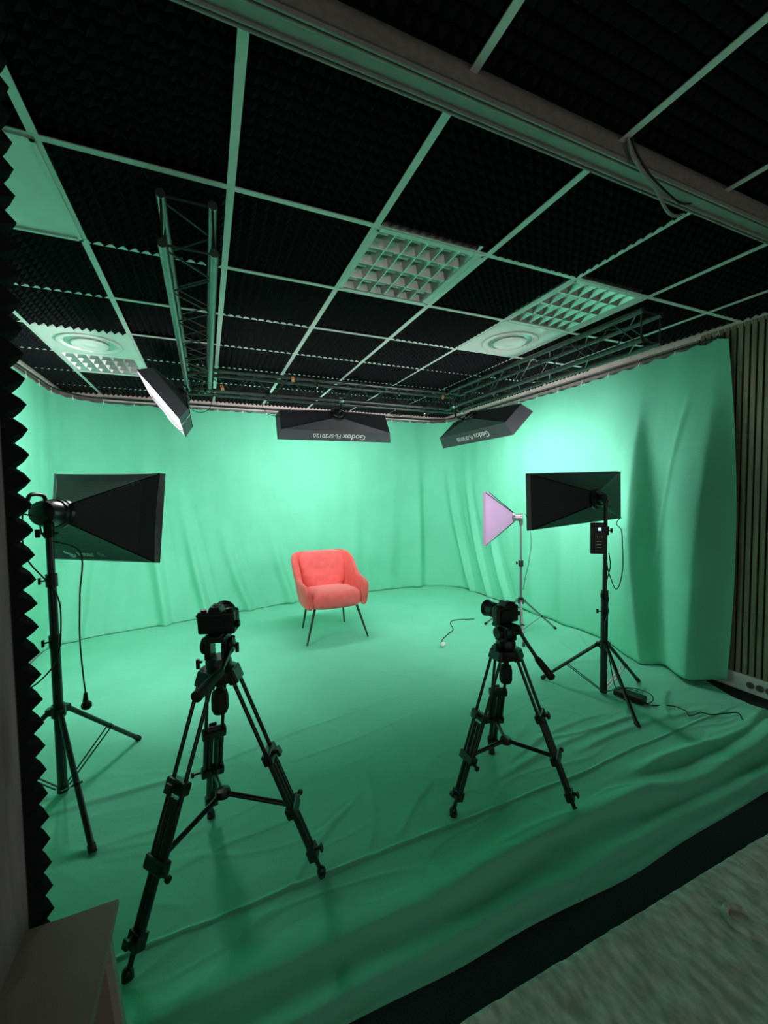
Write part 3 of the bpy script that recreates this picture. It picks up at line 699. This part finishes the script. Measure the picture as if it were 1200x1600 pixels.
cable('cable', 'black cable looping down the left side of the left light stand', [k0+hd*.06-upv*.02, (-.85, 2.36, 1.40), (-.86, 2.34, 1.30), (-.79, 2.36, 1.16), (-.82, 2.33, 1.02), (-.80, 2.33, .90), (-.83, 2.33, .72), (-.80, 2.32, .60), (-.745, 2.33, .60), (-.68, 2.39, .68), (-.655, 2.39, .85), (-.67, 2.40, 1.0), (-.76, 2.38, 1.16), (-.775, 2.37, 1.26), (-.77, 2.37, 1.38)], .0035)

# right stand softbox (back towards the camera)
t, P, a, b, bk = softbox('stand_softbox', 'wide dark softbox on the right light stand, its black back to the camera', (2.49, 2.215, 1.395), (.989, .142, .03), (-.036, -.006, .999), (.142, -.99, 0), 1.08, .38, .03, .15, taper=.006, concave=0, band='fabric')
bm = B(); obox(bm, (2.547, 2.016, 1.36), P(0, 0, .19), .03, .04); tube(bm, P(0, 0, .145), P(0, 0, .215), .035, n=20); obj('bracket', bm, 'blackm', t, bevel=.003)
bm = B(); tube(bm, P(0.02, .03, .20), P(.09, -.05, .20), .008); tube(bm, P(-.05, .05, .19), P(.03, .0, .20), .007); obj('lever', bm, 'silver', t)
# control box with its blue display
cbx = thing('control_box', 'small control box with a blue display clamped to the right light stand', 'control box', (2.49, 1.985, 1.10))
bm = B(); box(bm, (2.485, 2.02, 1.12), (.105, .045, .215), Matrix.Rotation(-.75, 3, 'Z')); obj('case', bm, 'black', cbx, bevel=.005)
bm = B(); box(bm, (2.471, 2.000, 1.185), (.018, .003, .020), Matrix.Rotation(-.75, 3, 'Z')); obj('display', bm, 'lcd', cbx)
bm = B()
for k in range(3): box(bm, (2.462+.010*k, 2.010-.0095*k, 1.13), (.006, .004, .006), Matrix.Rotation(-.75, 3, 'Z')); box(bm, (2.470, 2.002, 1.10-.02*k), (.03, .003, .003), Matrix.Rotation(-.75, 3, 'Z'))
obj('button', bm, 'ink', cbx)
bm = B(); box(bm, (2.522, 2.005, 1.12), (.03, .03, .05)); obj('clamp', bm, 'black', cbx, bevel=.003)
cable('cable', 'black cable looping from the wide softbox out to the right of its stand', [P(.53, -.18, .03), (2.86, 2.17, 1.195), (2.74, 2.04, 1.16), (2.70, 2.0, 1.05), (2.68, 1.98, .92), (2.655, 1.98, .80), (2.61, 1.98, .76), (2.565, 1.985, .84), (2.52, 1.975, .92), (2.50, 1.97, 1.02)], .0035)
cable('cable', 'black cable running from the control box down the right stand pole', [(2.525, 1.97, 1.02), (2.535, 1.965, .93), (2.51, 1.97, .83), (2.50, 1.97, .72), (2.52, 1.965, .62), (2.495, 1.97, .52), (2.53, 1.985, .40), (2.575, 1.99, .25), (2.575, 1.96, .12), (2.60, 1.94, .035)], .0035)
cable('cable', 'thin black cable hanging behind the right stand near the lilac softbox', [(2.93, 3.22, 1.22), (2.99, 3.24, 1.12), (2.985, 3.2, .95), (2.96, 3.2, .75), (2.93, 3.22, .58), (2.915, 3.235, .45)], .003)
bm = B(); box(bm, (2.64, 1.885, .035), (.075, .19, .045), Matrix.Rotation(.25, 3, 'Z')); o = obj('power_adapter', bm, 'black', at=(2.64, 1.885, .02), bevel=.008)
tag(o, 'black power adapter brick lying at the foot of the right light stand', 'power adapter')
cable('cable', 'black cable snaking over the green floor from the power adapter to the right wall', [(2.66, 1.80, .03), (2.68, 1.76, .016), (2.80, 1.70, .014), (2.80, 1.62, .022), (2.76, 1.57, .022), (2.87, 1.565, .02), (2.90, 1.52, .022), (3.05, 1.46, .03), (2.99, 1.40, .03), (3.0, 1.34, .035), (3.06, 1.30, .03)], .0035)
cable('cable', 'tangle of black cable on the floor around the power adapter', [(2.58, 1.93, .02), (2.63, 1.97, .05), (2.72, 1.90, .06), (2.74, 1.80, .055), (2.70, 1.78, .02), (2.60, 1.83, .02), (2.57, 1.90, .03), (2.64, 1.93, .065), (2.69, 1.86, .065)], .003)

# lilac softbox on the thin stand
t, P, a, b, bk = softbox('stand_softbox', 'lilac glowing pyramid softbox on the thin silvery stand, facing left', (2.634, 3.478, 1.185), (.65, .76, 0), (0, 0, 1), (.76, -.65, 0), .62, .52, .02, .27, shell='purple', band='purple', taper=.004, concave=.2, hub=False, front='diff3')
bm = B(); lathe(bm, [(.05, -.01), (.055, .0), (.055, .02), (.035, .03), (.035, .075), (.042, .08), (.042, .10), (.02, .105)], P(0, 0, .265), bk, 24); obj('lamp_head', bm, 'silver', t, smooth='edge')
bm = B(); tube(bm, (2.90, 3.25, 1.10), (2.90, 3.25, 1.15), .014, .026); obj('bracket', bm, 'silver', t, smooth='edge')
cable('cable', 'white cable curling over the green floor behind the second camera', [(2.74, 3.82, .012), (2.62, 3.86, .012), (2.50, 3.88, .012), (2.41, 3.80, .012), (2.33, 3.62, .012), (2.20, 3.52, .012), (2.06, 3.40, .012), (2.02, 3.30, .02)], .0045)
bm = B(); lathe(bm, [(.012, 0), (.022, .004), (.022, .02), (.014, .03)], (1.995, 3.275, .026), (-.3, -.8, .3), 16); o = obj('power_plug', bm, 'white', at=(1.99, 3.27, .02)); tag(o, 'small white plug lying on the green floor at the end of its cord', 'plug')

# ------------------------------------------------------------------ video tripods
def tripod(label, c, feet, zs, zsp, yaw, handle, grip, zhead):
    cx, cy = c; ctr = V((cx, cy, 0)); t = thing('video_tripod', label, 'tripod', (cx, cy, 0))
    for fx, fy in feet:
        d = V((fx-cx, fy-cy, 0)).normalized(); n = V((-d.y, d.x, 0))
        Sh = ctr+d*.055+V((0, 0, zs)); Ft = V((fx, fy, .022)); u = Ft-Sh
        pt = lambda f, o=0: Sh+u*f+n*o
        ud = u.normalized(); up = n.cross(ud)
        bm = B(); obox(bm, pt(-.03, 0), pt(.035, 0), .034, .076, n); lg = obj('leg', bm, 'black', t, bevel=.006)
        for o in (-.032, .032):
            bm = B(); tube(bm, pt(0, o), pt(.40, o*.95), .0072); obj('upper_tube', bm, 'blackm', lg, smooth='edge')
        bm = B(); obox(bm, pt(.375), pt(.425), .034, .092, n); obj('clamp', bm, 'black', lg, bevel=.006)
        bm = B(); tube(bm, pt(.40)-up*.015, pt(.40)-up*.034, .009); obox(bm, pt(.385)-up*.034, pt(.42)-up*.037, .012, .03, n); obj('knob', bm, 'black', lg, bevel=.003)
        for o in (-.031, .031):
            bm = B(); tube(bm, pt(.42, o), pt(.66, o), .0085); obj('middle_tube', bm, 'blackm', lg, smooth='edge')
        for o in (-.012, .012):
            bm = B(); tube(bm, pt(.44, o), pt(.9, o), .0115); obj('lower_tube', bm, 'blackm', lg, smooth='edge')
        bm = B(); obox(bm, pt(.64), pt(.69), .036, .090, n); obj('clamp', bm, 'black', lg, bevel=.006)
        bm = B(); q = pt(.675)-up*.012; sd = n; tube(bm, q, q+sd*.075, .004); lathe(bm, [(.004, 0), (.011, .003), (.011, .012), (.004, .014)], q+sd*.07, sd, 8); obj('lock_screw', bm, 'black', lg)
        bm = B(); obox(bm, pt(.87), pt(.925), .034, .052, n); tube(bm, pt(.89)-up*.015, pt(.89)-up*.036, .008); obox(bm, pt(.88)-up*.036, pt(.91)-up*.036, .010, .024, n); obj('clamp', bm, 'black', lg, bevel=.006)
        bm = B(); tube(bm, pt(.92), pt(.985), .0085); obj('foot_tube', bm, 'blackm', lg, smooth='edge')
        bm = B(); ball(bm, V((fx, fy, .024)), .017, (1, 1, 1.25)); tube(bm, (fx, fy, .003), (fx, fy, .016), .017, n=16); obj('foot', bm, 'blackm', lg, smooth=True)
        bm = B(); A = ctr+V((0, 0, zsp)); e = pt(.665)-up*.01; tube(bm, A.lerp(e, .05), e, .0095); arm = obj('spreader_arm', bm, 'blackm', t, smooth='edge')
    bm = B(); lathe(bm, [(.012, -.016), (.026, -.012), (.028, .0), (.024, .012), (.010, .015)], ctr+V((0, 0, zsp)), (0, 0, 1), 20); obj('spreader_hub', bm, 'black', t, smooth='edge')
    # bowl, levelling grip
    bm = B(); lathe(bm, [(.03, -.035), (.062, -.025), (.068, .0), (.066, .018), (.052, .026)], ctr+V((0, 0, zs+.005)), (0, 0, 1), 30); obj('bowl', bm, 'black', t, smooth='edge')
    bm = B(); lathe(bm, [(.012, .0), (.012, .035), (.026, .045), (.030, .065), (.030, .11), (.024, .125), (.008, .128)], ctr+V((0, 0, zs-.02)), (0, 0, -1), 20); obj('levelling_grip', bm, 'rubber', t, smooth='edge')
    # fluid head
    fx = V((math.sin(yaw), math.cos(yaw), 0)); sx = V((fx.y, -fx.x, 0)); z1 = zs+.03
    Q = Matrix((sx, fx, V((0, 0, 1)))).transposed(); O = lambda x, y, z: ctr+Q @ V((x, y, 0))+V((0, 0, z))
    bm = B(); lathe(bm, [(.044, 0), (.046, .02), (.042, .028), (.040, .035)], ctr+V((0, 0, z1)), (0, 0, 1), 26); obj('pan_base', bm, 'black', t, smooth='edge')
    hh = zhead-z1
    bm = B()
    for s_ in (-1, 1):
        box(bm, O(.030*s_, 0, z1+.03+(hh-.045)/2), (.022, .062, hh-.045), Q)
        lathe(bm, [(.02, 0), (.031, .004), (.031, .014), (.022, .018)], O(.040*s_, 0, z1+hh*.62), sx*s_, 24)
    hd = obj('fluid_head', bm, 'black', t, bevel=.005)
    bm = B(); box(bm, O(0, .0, zhead-.014), (.078, .105, .018), Q); box(bm, O(0, .0, zhead-.004), (.050, .125, .010), Q); obj('quick_release_plate', bm, 'black', t, bevel=.003)
    for s_, zz in ((1, z1+hh*.62), (-1, z1+.02)):
        bm = B(); p = O(.055*s_, -.01, zz); tube(bm, p, p+sx*s_*.014, .005); obox(bm, p+sx*s_*.016+V((0, 0, -.024)), p+sx*s_*.016+V((0, 0, .010)), .013, .016); obj('lever', bm, 'black', t, bevel=.002)
    h0, h1, g1 = V(handle[0]), V(handle[1]), V(grip)
    bm = B(); path(bm, [h0, h0.lerp(h1, .25)+V((0, 0, -.012)), h1], .0085, 10); ph = obj('pan_handle', bm, 'blackm', t, smooth=True)
    bm = B(); dd = (g1-h1).normalized(); lathe(bm, [(.009, -.01), (.014, 0), (.0155, .02), (.0165, (g1-h1).length*.6), (.018, (g1-h1).length-.006), (.012, (g1-h1).length)], h1, dd, 18); obj('grip', bm, 'rubber', ph, smooth='edge')
    return Q, zhead
yaw1 = math.radians(20)
tripod('large black video tripod in front at left, its pan handle hanging toward the camera', (.023, 1.608), [(-.262, 1.386), (.357, 1.477), (-.025, 1.96)], .80, .347, yaw1,
       ((.075, 1.60, .935), (.026, 1.46, .865)), (-.050, 1.33, .852), .955)
yaw2 = math.radians(-5)
tripod('black video tripod standing right of centre with its pan handle slanting to the right', (1.284, 1.54), [(.975, 1.522), (1.469, 1.292), (1.409, 1.807)], .69, .262, yaw2,
       ((1.325, 1.50, .82), (1.394, 1.45, .672)), (1.447, 1.41, .585), .835)
def photo_camera(label, c, z, yaw, lens_l, tilt=0):
    t = thing('photo_camera', label, 'camera', (c[0], c[1], z)); O = Matrix.Translation((c[0], c[1], z)) @ Matrix.Rotation(-yaw, 4, 'Z') @ Matrix.Rotation(tilt, 4, 'X')
    bm = B(); span(bm, (-.066, -.018, .0), (.066, .022, .082)); bd = obj('body', bm, 'black', t, bevel=.008, xf=O)
    bm = B(); span(bm, (.040, .0, .002), (.068, .050, .080)); obj('hand_grip', bm, 'rubber', t, bevel=.010, xf=O)
    bm = B(); vs = [(-.026, .078), (.026, .078), (.017, .104), (-.017, .104)]
    f0 = [bm.verts.new((x, -.022, zz)) for x, zz in vs]; f1 = [bm.verts.new((x, .026, zz)) for x, zz in vs]; bm.faces.new(f0); bm.faces.new(f1[::-1])
    for k in range(4): bm.faces.new((f0[k], f0[(k+1) % 4], f1[(k+1) % 4], f1[k]))
    obj('viewfinder', bm, 'black', t, bevel=.003, xf=O)
    bm = B(); span(bm, (-.048, -.024, .012), (.030, -.018, .064)); obj('screen', bm, 'black', t, bevel=.002, xf=O)
    bm = B(); lathe(bm, [(.012, 0), (.013, .008), (.010, .010)], (.045, .002, .082), (0, 0, 1), 18); lathe(bm, [(.010, 0), (.010, .007)], (-.046, .002, .082), (0, 0, 1), 18); obj('dial', bm, 'black', t, xf=O, smooth='edge')
    bm = B(); span(bm, (-.008, -.008, .104), (.008, .012, .107)); obj('hot_shoe', bm, 'chrome', t, xf=O)
    bm = B(); l = lens_l
    lathe(bm, [(.030, 0), (.034, .004), (.034, l*.35), (.037, l*.38), (.037, l*.7), (.034, l*.72), (.034, l*.8), (.036, l*.8), (.042, l), (.039, l), (.032, l*.82)], (-.005, .022, .042), (0, 1, 0), 32); ln = obj('lens', bm, 'black', t, xf=O, smooth='edge')
    bm = B(); lathe(bm, [(.031, l*.80), (.025, l*.815), (.002, l*.82)], (-.005, .022, .042), (0, 1, 0), 24); obj('front_glass', bm, 'glass', ln, xf=O, smooth='edge')
    bm = B(); span(bm, (-.070, -.012, .065), (-.066, -.004, .072)); span(bm, (.066, -.012, .025), (.082, .006, .045)); obj('strap_lug', bm, 'black', t, xf=O, bevel=.002)
photo_camera('black mirrorless camera on the front left tripod with its hooded lens toward the chair', (.023, 1.600), .955, yaw1, .085, .10)
photo_camera('black camera on the right of centre tripod, lens pointing left toward the back', (1.284, 1.54), .835, yaw2, .100)

# ------------------------------------------------------------------ coral armchair
ax, ay = 1.148, 4.10
t = thing('armchair', 'coral velvet armchair on thin dark legs in the middle of the green set', 'chair', (ax, ay, 0))
def W_(x, y, z): return V((ax+x, ay+y, z))
# seat cushion
def superell(u, p=.38):
    c, s_ = math.cos(u), math.sin(u); return math.copysign(abs(c)**p, c), math.copysign(abs(s_)**p, s_)
bm = B(); nU = 48; rings = []
prof = [(.80, .325), (.93, .335), (1.0, .365), (1.02, .405), (1.0, .445), (.93, .470), (.78, .482), (.5, .490), (.2, .492)]
for sc, z in prof:
    r = []
    for k in range(nU):
        x, y = superell(2*math.pi*k/nU, .42)
        X, Y = x*.272*(sc if sc < 1 else 1+(sc-1)), y*.285*sc
        Y2 = Y*.97-.012-(.028*(1-x*x) if y < 0 else 0)*sc
        r.append(bm.verts.new(W_(X, Y2-.0, z-.02*(Y/.285)*(z > .44))))
    rings.append(r)
for a_, b_ in zip(rings, rings[1:]):
    for k in range(nU): bm.faces.new((a_[k], a_[(k+1) % nU], b_[(k+1) % nU], b_[k]))
bm.faces.new(rings[0][::-1]); bm.faces.new(rings[-1])
obj('seat', bm, 'velvet', t, smooth=True, sub=1)
# shell: arms and wings in one sweep
path_xy = [(-.318, -.318), (-.340, -.22), (-.350, -.05), (-.335, .09), (-.300, .20), (-.240, .280), (-.165, .315), (0, .330), (.165, .315), (.240, .280), (.300, .20), (.335, .09), (.350, -.05), (.340, -.22), (.318, -.318)]
PP = smooth_pts([(x, y, 0) for x, y in path_xy], 5); N_ = len(PP)
bm = B(); rings = []
for i, p in enumerate(PP):
    f = i/(N_-1); g_ = 1-abs(2*f-1)                 # 0 at arm fronts, 1 at the centre of the back
    if g_ < .10: ht = lerp(.50, .565, math.sin(g_/.10*math.pi/2))
    elif g_ < .30: ht = lerp(.565, .590, (g_-.10)/.20)
    else: ht = lerp(.590, .815, sst(.30, .80, g_))
    d = (PP[min(i+1, N_-1)]-PP[max(i-1, 0)]).normalized(); n_ = V((d.y, -d.x, 0))   # inward? decide by centre
    if n_.dot(V((0, 0, 0))-p) < 0: n_ = -n_
    lean = .125*sst(.35, .85, g_); th = .034
    zb_ = .335+.015*g_; ring = []
    for k in range(20):
        c_, s_ = superell(2*math.pi*k/20, .55)
        z = lerp(zb_, ht, .5+.5*s_); hz = (z-zb_)/(.8-zb_)
        base = p*(1-.16*(1-hz)*(1 if hz < 1 else 0)) if hz < 1 else p
        q = base-n_*lean*hz+n_*th*c_
        ring.append(bm.verts.new(W_(q.x, q.y, z)))
    rings.append(ring)
for a_, b_ in zip(rings, rings[1:]):
    for k in range(20): bm.faces.new((a_[k], a_[(k+1) % 20], b_[(k+1) % 20], b_[k]))
bm.faces.new(rings[0][::-1]); bm.faces.new(rings[-1])
obj('shell', bm, 'velvet2', t, smooth=True, sub=1)
# back cushion
bm = B(); rings = []
for k in range(13):
    f = k/12; z = lerp(.43, .822, f); ring = []
    sq = 1-.30*abs(2*f-1)**6
    for j in range(32):
        x, y = superell(2*math.pi*j/32, .5)
        w2 = lerp(.235, .258, f)*sq; crease = -.012*math.exp(-((f-.52)/.03)**2)
        ring.append(bm.verts.new(W_(x*w2,   .225+.155*f+y*(.055+crease)*(.55+.45*sq)-.012*(1-x*x), z)))
    rings.append(ring)
for a_, b_ in zip(rings, rings[1:]):
    for k in range(32): bm.faces.new((a_[k], a_[(k+1) % 32], b_[(k+1) % 32], b_[k]))
bm.faces.new(rings[0][::-1]); bm.faces.new(rings[-1])
obj('back_cushion', bm, 'velvet', t, smooth=True, sub=1)
for (fx, fy), (tx, ty) in (((.838, 3.837), (-.21, -.20)), ((1.456, 3.831), (.21, -.20)), ((.911, 4.373), (-.19, .20)), ((1.385, 4.388), (.19, .20))):
    bm = B(); tube(bm, (fx, fy, .006), (ax+tx, ay+ty, .345), .0085, .0135, 14); obj('leg', bm, 'legm', t, smooth='edge')

# ------------------------------------------------------------------ sockets in the skirting
so = None
for k, y in enumerate((1.60, 1.545, 1.49, 1.435)):
    t = thing('wall_socket', ['round wall socket in the pale skirting trunking, closest to the green curtain', 'second round wall socket from the curtain in the skirting trunking', 'third round wall socket from the curtain in the skirting trunking', 'fourth round wall socket from the curtain in the skirting trunking'][k], 'socket', (XR-.03, y, .055))
    bm = B(); lathe(bm, [(.024, 0), (.024, .004), (.020, .004), (.019, .0005), (.002, .0005)], (XR-.030, y, .055), (-1, 0, 0), 24); obj('ring', bm, 'silver', t, smooth='edge')
    bm = B()
    for dz in (-.008, .008): tube(bm, (XR-.031, y, .055+dz), (XR-.033, y, .055+dz), .003)
    obj('pin_hole', bm, 'hole', t)
for o in bpy.data.objects:
    if '_at' in o: del o['_at']
